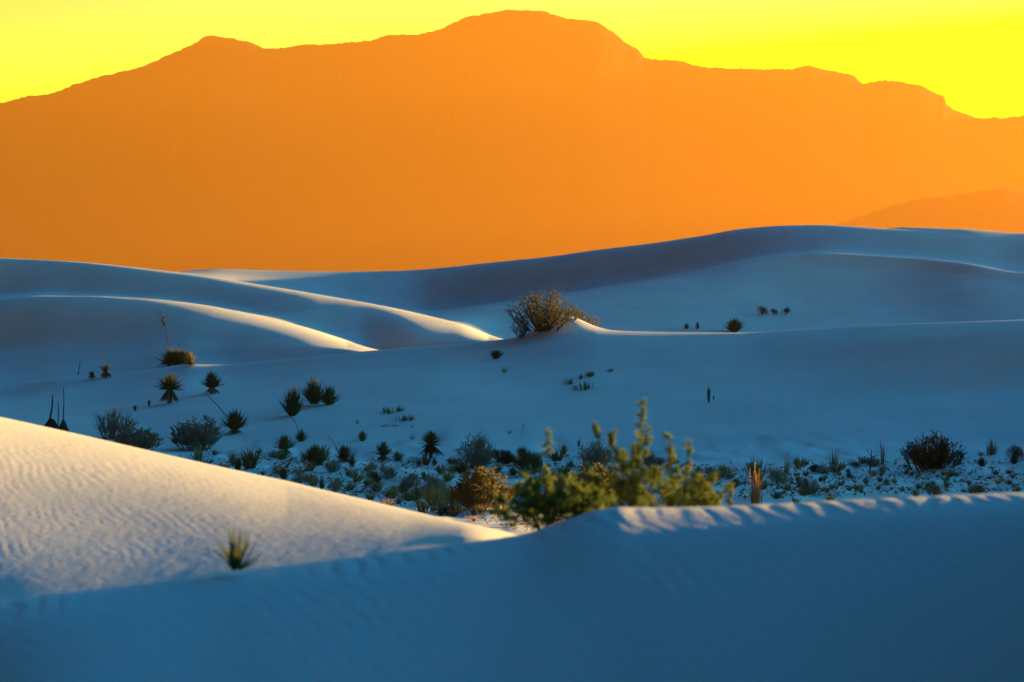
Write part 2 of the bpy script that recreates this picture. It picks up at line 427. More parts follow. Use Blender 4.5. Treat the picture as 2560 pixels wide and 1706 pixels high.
M = dict(
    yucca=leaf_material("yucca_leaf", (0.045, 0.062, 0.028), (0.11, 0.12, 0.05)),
    yuccalit=leaf_material("yucca_leaf_olive", (0.16, 0.15, 0.05), (0.26, 0.20, 0.07)),  # yucca leaf with the sunlit tone put into its colour
    dead=leaf_material("dead_leaf", (0.17, 0.115, 0.065), (0.27, 0.19, 0.11), trans=0.15),
    darkdead=leaf_material("weathered_dead_leaf", (0.05, 0.038, 0.03), (0.09, 0.07, 0.05), trans=0.05),
    wood=leaf_material("grey_wood", (0.17, 0.14, 0.115), (0.27, 0.23, 0.19), trans=0.0),
    darkwood=leaf_material("dark_wood", (0.05, 0.038, 0.028), (0.09, 0.07, 0.05), trans=0.0),
    sage=leaf_material("grey_green_leaf", (0.17, 0.18, 0.135), (0.28, 0.29, 0.22)),
    olive=leaf_material("olive_leaf", (0.10, 0.095, 0.04), (0.19, 0.17, 0.07)),
    darkolive=leaf_material("dark_olive_leaf", (0.06, 0.06, 0.03), (0.11, 0.10, 0.05)),
    gold=leaf_material("gold_flower", (0.28, 0.22, 0.07), (0.42, 0.33, 0.12), trans=0.4),
    goldleaf=leaf_material("yellow_olive_leaf", (0.15, 0.14, 0.05), (0.26, 0.23, 0.085), trans=0.4),
    orange=leaf_material("rust_grass", (0.42, 0.16, 0.045), (0.62, 0.28, 0.08), trans=0.45),
    straw=leaf_material("straw_grass", (0.34, 0.24, 0.12), (0.50, 0.38, 0.22), trans=0.4),
    brown=leaf_material("brown_grass", (0.13, 0.075, 0.04), (0.24, 0.15, 0.08), trans=0.3),
    green=leaf_material("grass_green", (0.075, 0.10, 0.035), (0.14, 0.17, 0.06), trans=0.35),
    pale=leaf_material("pale_green", (0.15, 0.19, 0.10), (0.24, 0.28, 0.15), trans=0.35),
    forb=leaf_material("shrub_leaf", (0.10, 0.155, 0.035), (0.20, 0.26, 0.07), trans=0.4),
    forbtip=leaf_material("shrub_bud", (0.24, 0.20, 0.10), (0.36, 0.28, 0.16), trans=0.35),
    pink=leaf_material("pale_dry_flower", (0.40, 0.28, 0.22), (0.55, 0.40, 0.32), trans=0.3),
    pod=leaf_material("seed_pod", (0.04, 0.03, 0.022), (0.08, 0.06, 0.04), trans=0.0),
)
class MB:
    def __init__(s): s.v = []; s.f = []
    def blade(s, p, d, length, width, droop=0.0, seg=3, fold=0.35, curl=None):
        d = Vector(d).normalized()
        side = d.cross(Vector((0, 0, 1)))
        if side.length < 1e-3: side = Vector((1, 0, 0))
        side.normalize(); up = side.cross(d)
        if curl is not None:
            side = (side * math.cos(curl) + up * math.sin(curl)); up = side.cross(d)
        p = Vector(p); b0 = len(s.v)
        for i in range(seg):
            t = i / seg
            w = width * (0.75 + 0.5 * t if t < 0.4 else (1 - t) / 0.6 * 0.95)
            c = p + d * (length * t) + Vector((0, 0, -droop * length * t * t))
            s.v += [tuple(c - side * w * .5), tuple(c - up * w * fold), tuple(c + side * w * .5)]
        s.v.append(tuple(p + d * length + Vector((0, 0, -droop * length))))
        for i in range(seg - 1):
            a = b0 + 3 * i
            s.f += [(a, a + 1, a + 4, a + 3), (a + 1, a + 2, a + 5, a + 4)]
        a = b0 + 3 * (seg - 1); e = len(s.v) - 1
        s.f += [(a, a + 1, e), (a + 1, a + 2, e)]
    def tube(s, pts, r0, r1, n=3):
        b0 = len(s.v); m = len(pts)
        for i, p in enumerate(pts):
            p = Vector(p)
            d = Vector(pts[min(i + 1, m - 1)]) - Vector(pts[max(i - 1, 0)])
            d.normalize()
            a = d.orthogonal().normalized(); b = d.cross(a)
            r = r0 + (r1 - r0) * i / (m - 1)
            for k in range(n):
                an = 2 * math.pi * k / n
                s.v.append(tuple(p + a * (r * math.cos(an)) + b * (r * math.sin(an))))
        for i in range(m - 1):
            for k in range(n):
                k2 = (k + 1) % n
                s.f.append((b0 + i*n + k, b0 + i*n + k2, b0 + (i+1)*n + k2, b0 + (i+1)*n + k))
        s.f.append(tuple(b0 + (m - 1) * n + k for k in range(n)))
    def leaf(s, p, d, length, width, rg):
        d = Vector(d).normalized(); side = d.cross(Vector((rg.uniform(-1, 1), rg.uniform(-1, 1), rg.uniform(-.3, 1))))
        if side.length < 1e-3: side = Vector((1, 0, 0))
        side.normalize(); n = side.cross(d); p = Vector(p); b = len(s.v)
        q = p + d * length * .45
        s.v += [tuple(p), tuple(q - side * width * .5 + n * width * .15), tuple(q + side * width * .5 + n * width * .15), tuple(p + d * length), tuple(q - n * width * .05)]
        s.f += [(b, b + 4, b + 1), (b, b + 2, b + 4), (b + 1, b + 4, b + 3), (b + 4, b + 2, b + 3)]
    def ball(s, p, r, rg, squash=1.0):
        b = len(s.v); p = Vector(p)
        rings = [(0, -1), (.8, -.5), (1, .1), (.7, .7), (0, 1)]
        idx = []
        for (rr, zz) in rings:
            if rr == 0:
                s.v.append(tuple(p + Vector((0, 0, zz * r * squash)))); idx.append([len(s.v) - 1])
            else:
                row = []
                for k in range(5):
                    an = k * 1.2566
                    s.v.append(tuple(p + Vector((rr * r * math.cos(an), rr * r * math.sin(an), zz * r * squash)))); row.append(len(s.v) - 1)
                idx.append(row)
        for i in range(len(idx) - 1):
            A, B = idx[i], idx[i + 1]
            for k in range(5):
                k2 = (k + 1) % 5
                if len(A) == 1: s.f.append((A[0], B[k2], B[k]))
                elif len(B) == 1: s.f.append((A[k], A[k2], B[0]))
                else: s.f.append((A[k], A[k2], B[k2], B[k]))
    def mesh(s, name):
        me = bpy.data.meshes.new(name); me.from_pydata(s.v, [], s.f); me.update(); return me

def sph(az, el): return Vector((math.cos(az) * math.cos(el), math.sin(az) * math.cos(el), math.sin(el)))

def yucca_parts(rg, trunk=0.0, n=95, low=-5, spread=1.0, skirt=0.0, leafmat='yucca', skirtmat='dead', heads=((0, 0, 1.0),), stalk=None, lw=0.045):
    """rosettes of stiff blades; trunk = height of the rosette centre, skirt = share of drooping dead leaves"""
    parts = []
    mb = MB()
    for hx, hz, hs in heads:
        c = Vector((hx, rg.uniform(-.05, .05), trunk + hz))
        for i in range(int(n * 1.5 * hs)):
            el = R(low) + (R(90) - R(low)) * rg.random()
            az = rg.uniform(0, 2 * math.pi)
            d = sph(az, el); d.x *= spread; d.y *= spread
            L = (1 - trunk) * (0.93 if el > 1.0 else 0.8) * rg.uniform(0.7, 1.02) * hs if el > 0.6 else 0.52 * rg.uniform(.75, 1.05) * hs
            d2 = Vector((d.x * 0.5, d.y * 0.5, d.z * (1 - trunk) * .97 * rg.uniform(.75, 1.0))) * hs
            mb.blade(c + d2 * 0.04 + Vector((rg.uniform(-.07, .07), rg.uniform(-.07, .07), 0)), d2, d2.length * rg.uniform(.85, 1.0), lw * rg.uniform(.8, 1.2), droop=rg.uniform(0, .06), fold=.3, curl=rg.uniform(-.5, .5))
    parts.append(('leaf_rosette', mb, leafmat, None))
    if skirt > 0:
        sk = MB()
        for hx, hz, hs in heads:
            c = Vector((hx, 0, trunk + hz + .03))
            for i in range(int(60 * hs)):
                az = rg.uniform(0, 2 * math.pi); o = rg.uniform(.5, 1.05) * skirt * hs
                foot = Vector((hx + math.cos(az) * o * .42, math.sin(az) * o * .42, rg.uniform(-.03, .06)))
                top = c + Vector((math.cos(az), math.sin(az), 0)) * .03
                sk.blade(top, foot - top, (foot - top).length, .05 * rg.uniform(.7, 1.3), droop=-.04, fold=.2, curl=rg.uniform(-.6, .6))
            sk.tube([(hx, 0, -.05), (hx, 0, (trunk + hz) * .6), tuple(c)], .07 * hs, .06 * hs, 6)
        parts.append(('dead_leaf_skirt', sk, skirtmat, None))
    if stalk:
        st = MB(); (x0, z0), (x1, z1), pods = stalk
        mid = ((x0 + x1) / 2 + .02, 0.02, (z0 + z1) / 2 + .02)
        st.tube([(x0, 0, z0), mid, (x1, .03, z1)], .016, .010, 4)
        parts.append(('flower_stalk', st, 'darkwood', None))
        if pods:
            pd = MB()
            for k in range(pods):
                t = 1 - .42 * (k / pods) ** .8
                pd.ball((x0 + (x1 - x0) * t + rg.uniform(-.05, .05), rg.uniform(-.04, .04), z0 + (z1 - z0) * t), rg.uniform(.025, .045), rg, 1.5)
            parts.append(('seed_pod_cluster', pd, 'pod', 'flower_stalk'))
    return parts

def shrub_parts(rg, stems=26, twigs=7, leaves=5, upright=0.6, leafmat='sage', woodmat='wood', lsize=.035, tips=None, spread=.5, flat=False, twl=.22, core=.75):
    wd = MB(); fo = MB(); tp = MB()
    for i in range(stems):
        az = rg.uniform(0, 2 * math.pi); rr = rg.random() ** .6
        ex, ey = math.cos(az) * rr * spread, math.sin(az) * rr * spread
        dome = math.sqrt(max(0.0, 1 - (rr * .92) ** 2))
        ez = (upright * rg.uniform(.62, 1.0) + (1 - upright) * dome * rg.uniform(.75, 1.0)) * (dome * .72 + .28)
        b = (ex * core * rg.uniform(.2, 1), ey * core * rg.uniform(.2, 1), -.02)
        m1 = (b[0] + (ex - b[0]) * .6 + rg.uniform(-.04, .04), b[1] + (ey - b[1]) * .6 + rg.uniform(-.04, .04), ez * .42)
        e = (ex, ey, ez)
        wd.tube([b, m1, e], .013, .004, 3)
        for k in range(twigs):
            t = rg.uniform(.25, 1.0)
            q = (Vector(b).lerp(Vector(m1), t * 2) if t < .5 else Vector(m1).lerp(Vector(e), t * 2 - 1))
            d = Vector((rg.uniform(-.7, .7) + ex * .8, rg.uniform(-.7, .7) + ey * .8, rg.uniform(.35, 1.25))).normalized()
            l = twl * rg.uniform(.5, 1.0) * (1.1 - .4 * t)
            q2 = q + d * l
            if q2.z > 1.02: q2.z = 1.02
            if q2.z < .02: q2.z = .02
            wd.tube([tuple(q), tuple(q2)], .005, .002, 3)
            for j in range(leaves):
                s_ = rg.uniform(.15, 1.0)
                ld = (d + Vector((rg.uniform(-.8, .8), rg.uniform(-.8, .8), rg.uniform(-.2, .8)))).normalized()
                fo.leaf(q.lerp(q2, s_), ld, lsize * rg.uniform(.7, 1.4), lsize * .42, rg)
            if tips:
                for j in range(3):
                    tp.leaf(q2, (d + Vector((rg.uniform(-.5, .5), rg.uniform(-.5, .5), rg.uniform(0, .6)))), lsize * 1.0, lsize * .6, rg)
    parts = [('branches', wd, woodmat, None), ('foliage', fo, leafmat, None)]
    if tips: parts.append(('flower_heads', tp, tips, None))
    return parts

def grass_parts(rg, n=60, spread=.5, upright=.5, mats=('green', 'straw'), width=.03, base=.12, seeds=None):
    parts = []
    for gi, mname in enumerate(mats):
        mb = MB()
        for i in range(n if gi == 0 else int(n * .55)):
            az = rg.uniform(0, 2 * math.pi); r = rg.random() ** .7 * spread * (1 - upright * .4)
            b = (math.cos(az) * base * rg.random(), math.sin(az) * base * rg.random(), -.01)
            tipz = rg.uniform(.45, 1.0) * (1 - .35 * r / max(spread, .01) * (1 - upright))
            e = Vector((b[0] + math.cos(az) * r, b[1] + math.sin(az) * r, tipz * (1.0 if gi == 0 else 1.03)))
            d = e - Vector(b)
            mb.blade(b, d + Vector((0, 0, .12)), d.length, width * rg.uniform(.6, 1.2), droop=.12 / max(d.length, .1), fold=.25, curl=rg.uniform(-.8, .8))
        parts.append((('blades', 'dry_blades', 'seed_heads')[gi], mb, mname, None))
    if seeds:
        sd = MB()
        for i in range(9):
            az = rg.uniform(0, 6.28); r = rg.random() * .3
            e = Vector((math.cos(az) * r, math.sin(az) * r, rg.uniform(.75, 1.05)))
            sd.tube([(0, 0, 0), tuple(e * .6), tuple(e)], .006, .004, 3)
            for j in range(7):
                sd.leaf(e * (1 - .035 * j), sph(rg.uniform(0, 6.28), .9), .05, .02, rg)
        parts.append(('seed_heads', sd, seeds, None))
    return parts

def dome_parts(rg, leafmat='darkolive', n=1700, woodmat='darkwood', lsize=.055, lobes=5):
    wd = MB(); fo = MB(); L = []
    for k in range(lobes):
        az = rg.uniform(0, 6.28); r = rg.uniform(.05, .27)
        L.append((Vector((math.cos(az) * r, math.sin(az) * r, rg.uniform(.22, .6))), rg.uniform(.22, .36)))
    for c, r in L:
        wd.tube([(c.x * .2, c.y * .2, -.03), (c.x * .6, c.y * .6, c.z * .5), tuple(c)], .02, .006, 4)
        for i in range(20):
            d = sph(rg.uniform(0, 6.28), rg.uniform(-.3, 1.5))
            wd.tube([tuple(c * .8), tuple(c + d * r * rg.uniform(.8, 1.25))], .006, .002, 3)
    for i in range(n):
        c, r = rg.choice(L); d = sph(rg.uniform(0, 6.28), math.asin(rg.uniform(-.75, 1)))
        p = c + d * r * rg.uniform(.55, 1.08); p.z = max(p.z, .02)
        fo.leaf(p, d + Vector((rg.uniform(-.5, .5), rg.uniform(-.5, .5), rg.uniform(.1, .9))), lsize * rg.uniform(.6, 1.5), lsize * .42, rg)
    return [('branches', wd, woodmat, None), ('foliage', fo, leafmat, None)]

def stump_parts(rg, stalks):
    sk = MB()
    for i in range(260):
        az = rg.uniform(0, 6.28); h = rg.uniform(.55, 1.0)
        top = Vector((math.cos(az) * .07, math.sin(az) * .07, .95 * h)); foot = Vector((math.cos(az) * .5 * rg.uniform(.7, 1.05), math.sin(az) * .5 * rg.uniform(.7, 1.05), rg.uniform(-.05, .12)))
        sk.blade(top, foot - top, (foot - top).length, .075, droop=-.12, fold=.2, curl=rg.uniform(-.5, .5))
    sk.tube([(0, 0, -.1), (0, 0, .4), (0, 0, .9)], .36, .09, 8)
    parts = [('dead_leaf_skirt', sk, 'darkdead', None)]
    for (x0, z0, x1, z1) in stalks:
        st = MB(); st.tube([(x0, 0, z0), ((x0 + x1) / 2 + .03, .02, (z0 + z1) / 2), (x1, 0, z1)], .045, .03, 5)
        st.ball((x1, 0, z1), .045, rg, 1.6)
        parts.append(('flower_stalk', st, 'darkwood', None))
    return parts

def stick_parts(rg, lean=.1, branches=0, mat='darkwood', r=.03):
    mb = MB(); mb.tube([(0, 0, -.04), (lean * .55 + .02, 0, .5), (lean, 0, 1)], r, r * .55, 5)
    for k in range(branches):
        t = rg.uniform(.35, .9); s = rg.choice((-1, 1)); p = Vector((lean * t, 0, t))
        q = p + Vector((s * rg.uniform(.12, .3), rg.uniform(-.15, .15), rg.uniform(.08, .28)))
        mb.tube([tuple(p), tuple(p.lerp(q, .5) + Vector((0, 0, -.02))), tuple(q)], r * .5, r * .25, 4)
        for j in range(4): mb.leaf(q, sph(rg.uniform(0, 6.28), .6), .06, .03, rg)
    return [('stalk', mb, mat, None)]

def fallen_parts(rg, mat='brown'):
    mb = MB()
    for k in range(3):
        x0 = rg.uniform(-.5, -.2); x1 = rg.uniform(.2, .5); y = rg.uniform(-.2, .2)
        mb.tube([(x0, y, .02), (x0 * .3, y + .05, rg.uniform(.5, .95)), (x1 * .5, y, rg.uniform(.5, .9)), (x1, y + .05, .03)], .028, .016, 5)
    for i in range(70):
        x = rg.uniform(-.5, .5); mb.leaf((x, rg.uniform(-.25, .25), rg.uniform(0, .6)), sph(rg.uniform(0, 6.28), rg.uniform(-.2, 1)), .10, .035, rg)
    return [('stem', mb, mat, None)]

def forb_parts(rg, stems, leaves=190, lsize=.05):
    """foreground leafy shrub: stems = list of (base x, top x, top z, bushiness), unit height"""
    wd = MB(); fo = MB(); tp = MB()
    for (bx, tx, tz, bush) in stems:
        y0 = rg.uniform(-.12, .12); y1 = y0 + rg.uniform(-.15, .15)
        pts = [Vector((bx, y0 * .4, -.06)), Vector((bx + (tx - bx) * .35 + rg.uniform(-.03, .03), y0, tz * .38)), Vector((bx + (tx - bx) * .75, (y0 + y1) / 2, tz * .72)), Vector((tx, y1, tz))]
        wd.tube([tuple(p) for p in pts], .012, .005, 4)
        nspray = int(12 + 22 * tz * bush)
        for a_ in range(nspray):
            t = rg.uniform(.10, 1.0) ** .9; k = min(int(t * 3), 2); q = pts[k].lerp(pts[k + 1], t * 3 - k)
            reach = .20 * bush * (1.2 - .95 * t) * rg.uniform(.3, 1.0)
            az = rg.uniform(0, 6.28); e = q + Vector((math.cos(az) * reach, math.sin(az) * reach, reach * rg.uniform(.1, .9)))
            wd.tube([tuple(q), tuple(q.lerp(e, .5) + Vector((0, 0, -.008))), tuple(e)], .005, .002, 3)
            for b_ in range(int(leaves / 16)):
                r_ = rg.uniform(.2, 1.05)
                fo.leaf(q.lerp(e, r_) + Vector((rg.uniform(-.012, .012), rg.uniform(-.012, .012), rg.uniform(-.012, .012))), sph(az + rg.uniform(-1.2, 1.2), rg.uniform(-.2, 1.3)), lsize * rg.uniform(.6, 1.3), lsize * .5, rg)
        for i in range(7):
            tp.leaf(pts[3] + Vector((rg.uniform(-.02, .02), rg.uniform(-.02, .02), rg.uniform(-.07, .02))), sph(rg.uniform(0, 6.28), rg.uniform(.3, 1.4)), lsize * .6, lsize * .32, rg)
    return [('branches', wd, 'olive', None), ('foliage', fo, 'forb', None), ('buds', tp, 'forbtip', None)]

CACHE = {}
def get_parts(keyname, builder):
    if keyname not in CACHE:
        out = []
        for pname, mb, mat, under in builder():
            me = mb.mesh(keyname.replace(' ', '_') + '_' + pname); me.materials.append(M[mat])
            out.append((pname, me, under))
        CACHE[keyname] = out
    return CACHE[keyname]

cols_in = np.where((th > th_in[0] - 1e-9) & (th < th_in[-1] + 1e-9))[0]
def ground_at(u, v=None, y=None, dmin=24.0):
    c = cols_in[int(np.argmin(np.abs(U[cols_in] - u)))]
    yy, zz = GY[:, c], RZ[:, c]
    if y is None:
        vv = V_H - F_PX * zz / yy
        ok = np.where((yy > dmin) & (vv <= v))[0]
        i = ok[0]
        y = yy[i]
        if i > 0 and yy[i-1] > dmin and vv[i-1] > v:
            t = (vv[i-1] - v) / (vv[i-1] - vv[i]); y = yy[i-1] + (yy[i] - yy[i-1]) * t
    z = float(np.interp(y, yy, zz))
    return (u - 1280) / F_PX * y, float(y), z
def place(name, category, parts, u, v, w, h, label, group=None, dmin=24.0, y=None, rot=None, sink=0.02, mound=0.0, yscale=None):
    global RZ
    x, yy, z = ground_at(u, v, y, dmin)
    px = yy / F_PX
    if mound:
        mh = mound * h * px
        RZ = RZ + mh * np.exp(-((GX - x) / (w * px * .75)) ** 2 - ((GY - yy) / (w * px * .9)) ** 2)
        z += mh * .9
    root = bpy.data.objects.new(name, None); col.objects.link(root)
    root.empty_display_size = 0.1
    root.location = (x, yy, z - sink * h * px)
    root.rotation_euler = (0, 0, rot if rot is not None else 0.0)
    if name == 'grass_tuft': w *= 1.25; h *= 1.2
    if name == 'yucca': w *= 1.25; h *= 1.10
    root.scale = (w * px, (yscale or w) * px, h * px)
    root['label'] = label; root['category'] = category
    if group: root['group'] = group
    made = {}
    for pname, me, under in parts:
        o = bpy.data.objects.new(pname, me); col.objects.link(o)
        o.parent = made.get(under, root)
        made[pname] = o
    return root

# ---------------------------------------------------------------- plants: what stands where
def var(kind, i, **kw):
    seed = sum(ord(ch) for ch in kind) * 7 + i * 131
    rg = random.Random(seed)
    fn = dict(yucca=yucca_parts, shrub=shrub_parts, grass=grass_parts, dome=dome_parts, stick=stick_parts, fallen=fallen_parts, stump=stump_parts, forb=forb_parts)[kind.split('_')[0]]
    return get_parts(f"{kind}_{i}", lambda: fn(rg, **kw))
fan = lambda i: var('yucca_fan', i, trunk=0.0, n=105, low=24)
fan_low = lambda i: var('yucca_low', i, trunk=0.0, n=70, low=28, spread=.85, lw=.04)
tall = lambda i: var('yucca_tall', i, trunk=0.44, n=110, low=-8, skirt=.85)
mid = lambda i: var('yucca_mid', i, trunk=0.24, n=110, low=14, skirt=.75)
upr = lambda i: var('yucca_upright', i, trunk=0.0, n=34, low=58, spread=1.3, lw=.09)
sage = lambda i: var('shrub_sage', i, stems=55, twigs=14, leaves=9, upright=.75, leafmat='sage', woodmat='wood', lsize=.05, twl=.24)
grey = lambda i: var('shrub_grey', i, stems=60, twigs=12, leaves=5, upright=.8, leafmat='sage', woodmat='wood', lsize=.04, twl=.3)
bare = lambda i: var('shrub_bare', i, stems=60, twigs=11, leaves=2, upright=.6, leafmat='sage', woodmat='wood', lsize=.03, twl=.3)
dark = lambda i: var('shrub_dark', i, stems=80, twigs=14, leaves=8, upright=.5, leafmat='darkolive', woodmat='darkwood', lsize=.035, twl=.22)
brush = lambda i: var('shrub_brush', i, stems=100, twigs=13, leaves=8, upright=.35, leafmat='goldleaf', woodmat='wood', lsize=.046, tips='gold', twl=.16)
dome = lambda i: var('dome_olive', i)
domes = lambda i: var('dome_sage', i, leafmat='sage', n=2000, lsize=.05)
gr = lambda i: var('grass_green', i, mats=('green', 'straw'), n=36, width=.055, spread=.55)
grd = lambda i: var('grass_olive', i, mats=('olive', 'brown'), n=48, width=.05, spread=.55)
gbr = lambda i: var('grass_brown', i, mats=('brown', 'straw'), n=34, width=.055, spread=.55)
gor = lambda i: var('grass_orange', i, mats=('orange', 'straw'), n=56, width=.045, spread=.6)
gpale = lambda i: var('grass_pale', i, mats=('pale',), n=26, width=.035)
reed = lambda i: var('grass_reed', i, mats=('brown', 'orange'), n=26, spread=.35, upright=1.0, width=.05, base=.25)
oreed = lambda i: var('grass_oreed', i, mats=('orange', 'brown'), n=46, spread=.3, upright=1.0, width=.04, base=.3, seeds='straw')
row_ = lambda i: var('grass_row', i, mats=('olive', 'green'), n=22, width=.07, spread=.35, upright=.8, base=.55)
thin = lambda i: var('grass_thin', i, mats=('green',), n=9, width=.045, base=.06)

def Y(parts, u, v, w, h, label, **k): return place('yucca', 'yucca', parts, u, v, w, h, label, **k)
def S(parts, u, v, w, h, label, **k): return place('shrub', 'shrub', parts, u, v, w, h, label, **k)
def G_(parts, u, v, w, h, label, **k): return place('grass_tuft', 'grass', parts, u, v, w, h, label, **k)

# yuccas on the big shaded slope, left half
Y(var('yucca_clump', 1, trunk=.10, n=70, low=0, skirt=.9, leafmat='yuccalit', heads=((-.14, 0, .9), (.2, .05, .8), (.02, .1, .75)), stalk=((-.15, .8), (-.36, 2.30), 7)), 437, 912, 78, 52, "bushy sunlit-olive yucca clump on the sunlit crest with a tall pod-topped flower stalk")
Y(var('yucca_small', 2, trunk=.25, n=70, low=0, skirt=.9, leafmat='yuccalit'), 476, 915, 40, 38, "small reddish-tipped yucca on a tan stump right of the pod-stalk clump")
Y(var('yucca_clump', 3, trunk=.30, n=46, low=30, skirt=1.0, heads=((.12, .1, .8), (-.36, -.12, .5)), stalk=((.02, .8), (-.02, 1.6), 0)), 256, 946, 56, 40, "two-headed yucca in brown dead leaves with thin dry stalks on the far left slope")
Y(tall(4), 424, 1011, 68, 80, "tall yucca on a flared pale trunk of dead leaves, leftmost of the two upper trunks", mound=.03)
Y(mid(5), 530, 988, 64, 62, "round dark yucca with a scooped sand hollow at its foot on the upper slope", mound=.05)
Y(var('yucca_stalked', 6, trunk=.17, n=115, low=14, skirt=.55, stalk=((-.18, .55), (-.80, 1.42), 0)), 587, 1084, 76, 66, "fan-shaped dark yucca with a dry stalk leaning out to its upper left")
Y(fan(7), 731, 1042, 68, 84, "tall dense yucca, the left and lower one of the big pair", mound=.03)
Y(var('yucca_twin', 8, trunk=.04, n=95, low=20, heads=((-.12, 0, 1.0), (.24, 0, .72))), 797, 1016, 84, 76, "large two-headed yucca, the right and upper one of the big pair", mound=.04)
Y(var('yucca_stalked', 9, trunk=0.0, n=70, low=20, stalk=((-.1, .6), (-.45, 1.45), 2)), 753, 1104, 42, 38, "small dark yucca with a pinkish seed stalk below the big pair")
Y(mid(10), 711, 1138, 62, 56, "rounded yucca with brown litter at its base, left of three in a row")
Y(fan(11), 787, 1166, 64, 66, "dark spiky yucca, middle of the three in a row below the big pair")
Y(var('yucca_brownish', 12, trunk=.05, n=85, low=15, skirt=.9, stalk=((-.2, .5), (-.5, 1.15), 0)), 861, 1154, 64, 50, "brownish yucca with dead leaves round its foot and a leaning dry stalk")
Y(mid(13), 958, 1153, 52, 54, "grey-green yucca with brown tussocks at its foot left of the mounded one")
Y(fan_low(14), 906, 1103, 42, 32, "small open yucca with upright blue-green blades on bare sand")
Y(var('yucca_mound', 15, trunk=.42, n=90, low=-12, skirt=1.25, skirtmat='darkdead'), 1077, 1147, 60, 74, "yucca rising from a broad dark mound of dead leaves in mid valley", mound=.03)
Y(fan_low(16), 1086, 1164, 24, 22, "little yucca in the sand just below the mounded one")
Y(fan(17), 709, 1198, 34, 34, "small bluish yucca on the hummock above the sunlit dune's edge")
Y(fan_low(18), 730, 1222, 34, 28, "small bright green yucca poking over the sunlit dune's edge")
Y(fan_low(19), 804, 1226, 24, 42, "narrow upright green yucca with straw stems by the sunlit dune")
Y(fan_low(20), 938, 1208, 44, 36, "open-bladed small yucca on the pale hummocks of the valley floor")
Y(var('yucca_dark', 21, trunk=.0, n=120, low=12, leafmat='yucca', heads=((0, 0, 1.0), (.3, 0, .7))), 1316, 1182, 66, 72, "very dark spiky yucca behind the tall leafy shrub")
Y(fan(22), 1836, 830, 62, 41, "dome of stiff yucca blades standing on the sunlit crest line")
Y(fan_low(23), 1716, 823, 24, 17, "left one of two little yuccas behind the crest", dmin=95.5)
Y(fan_low(24), 1744, 823, 18, 22, "right one of two little yuccas behind the crest", dmin=95.5)
Y(upr(25), 1772, 1008, 15, 47, "lone slim upright yucca on the smooth right-hand slope")
Y(upr(26), 1784, 1001, 6, 14, "tiny single spike beside the lone slim yucca")
Y(var('yucca_bunch', 27, trunk=0, n=60, low=48, spread=1.2, lw=.05), 1240, 898, 52, 27, "low row of dark blades half buried below the big crest shrub")
Y(fan_low(28), 293, 1113, 28, 30, "little green yucca in front of the grey shrubs at the left")
Y(upr(29), 373, 1017, 14, 20, "tiny dark yucca stub left of the tall-trunked yucca")
Y(upr(30), 338, 1028, 17, 17, "tiny dark yucca stub above the twiggy grey shrub")
Y(fan_low(31), 1133, 1290, 28, 42, "dark narrow yucca with straw blades at the foot of the yellow shrub")
Y(fan_low(32), 645, 1206, 24, 27, "small yucca half hidden by the sunlit dune's edge at the left")
Y(var('yucca_fore', 33, trunk=.10, n=24, low=20, spread=1.1, leafmat='green', lw=.05), 590, 1440, 124, 142, "small pale green plant alone on the near dune's crest", dmin=9.5)
# dead yuccas and stalks
place('dead_yucca', 'dead plant', var('stump', 1, stalks=[(-.05, .9, .06, 2.3)]), 128, 1086, 62, 42, "dark wide haystack of dead leaves with one thin stalk at the sunlit dune's edge", mound=.0)
place('dead_yucca', 'dead plant', var('stump', 2, stalks=[(0, .9, .03, 2.6), (-.35, .6, -.33, 1.9)]), 158, 1092, 38, 46, "dark narrow haystack of dead leaves with two tall stalks at the sunlit dune's edge")
place('dry_stalk', 'dead plant', var('stick', 1, lean=.13), 195, 938, 44, 44, "bare leaning stalk on the far left slope")
place('dry_stalk', 'dead plant', var('stick', 2, lean=1.1, r=.05), 392, 914, 24, 14, "short fallen stalk left of the pod-stalk yucca clump")
place('fallen_stem', 'dead plant', var('fallen', 1), 737, 1170, 96, 34, "arched brown dead stems between two yuccas in the row")
place('fallen_stem', 'dead plant', var('fallen', 2), 925, 1232, 70, 22, "brown fallen stems on the hummock by the sunlit dune")
place('fallen_stem', 'dead plant', var('fallen', 3, mat='wood'), 976, 1066, 52, 7, "thin stick lying on the bare sand above mid valley")
place('dry_stalk', 'dead plant', var('stick', 4, lean=.1, branches=6), 2173, 1187, 60, 64, "thin dead branching stalk on the right valley floor")
place('dry_stalk', 'dead plant', var('stick', 5, lean=.05, branches=3, mat='wood'), 2087, 1222, 24, 28, "short pale dead twig among red tufts on the right valley floor")
# grey shrubs
S(bare(1), 284, 1096, 112, 86, "twiggy grey shrub, upper one of the leftmost pair")
S(sage(2), 345, 1128, 116, 62, "low spreading grey-olive shrub, lower one of the leftmost pair", mound=.03)
S(sage(3), 497, 1126, 136, 86, "large grey-green shrub with upright branches below the stalked yucca")
S(grey(4), 1188, 1172, 92, 92, "tall pale grey shrub with bare upright branches in mid valley")
S(dark(5), 1260, 1158, 60, 38, "low dark brown shrub right of the tall grey one")
S(grey(6), 1088, 1243, 80, 58, "grey-brown shrub behind the glowing orange grass")
S(grey(7), 1487, 1168, 88, 70, "dark blue-grey twiggy shrub seen between the leafy shrub's stems")
S(grey(8), 1621, 1163, 44, 42, "small grey shrub seen behind the leafy shrub's tallest stem")
S(bare(9), 748, 1208, 38, 32, "small brown bush beside the bright green little yucca")
S(bare(10), 840, 1230, 34, 38, "small grey tuft of twigs at the sunlit dune's edge")
S(bare(11), 785, 1214, 30, 27, "small grey twig bush between two little yuccas")
S(domes(12), 1943, 1223, 78, 56, "dome-shaped grey-green shrub right of the rusty reeds")
S(bare(13), 2025, 1237, 52, 52, "pale bare twiggy bush on the right valley floor")
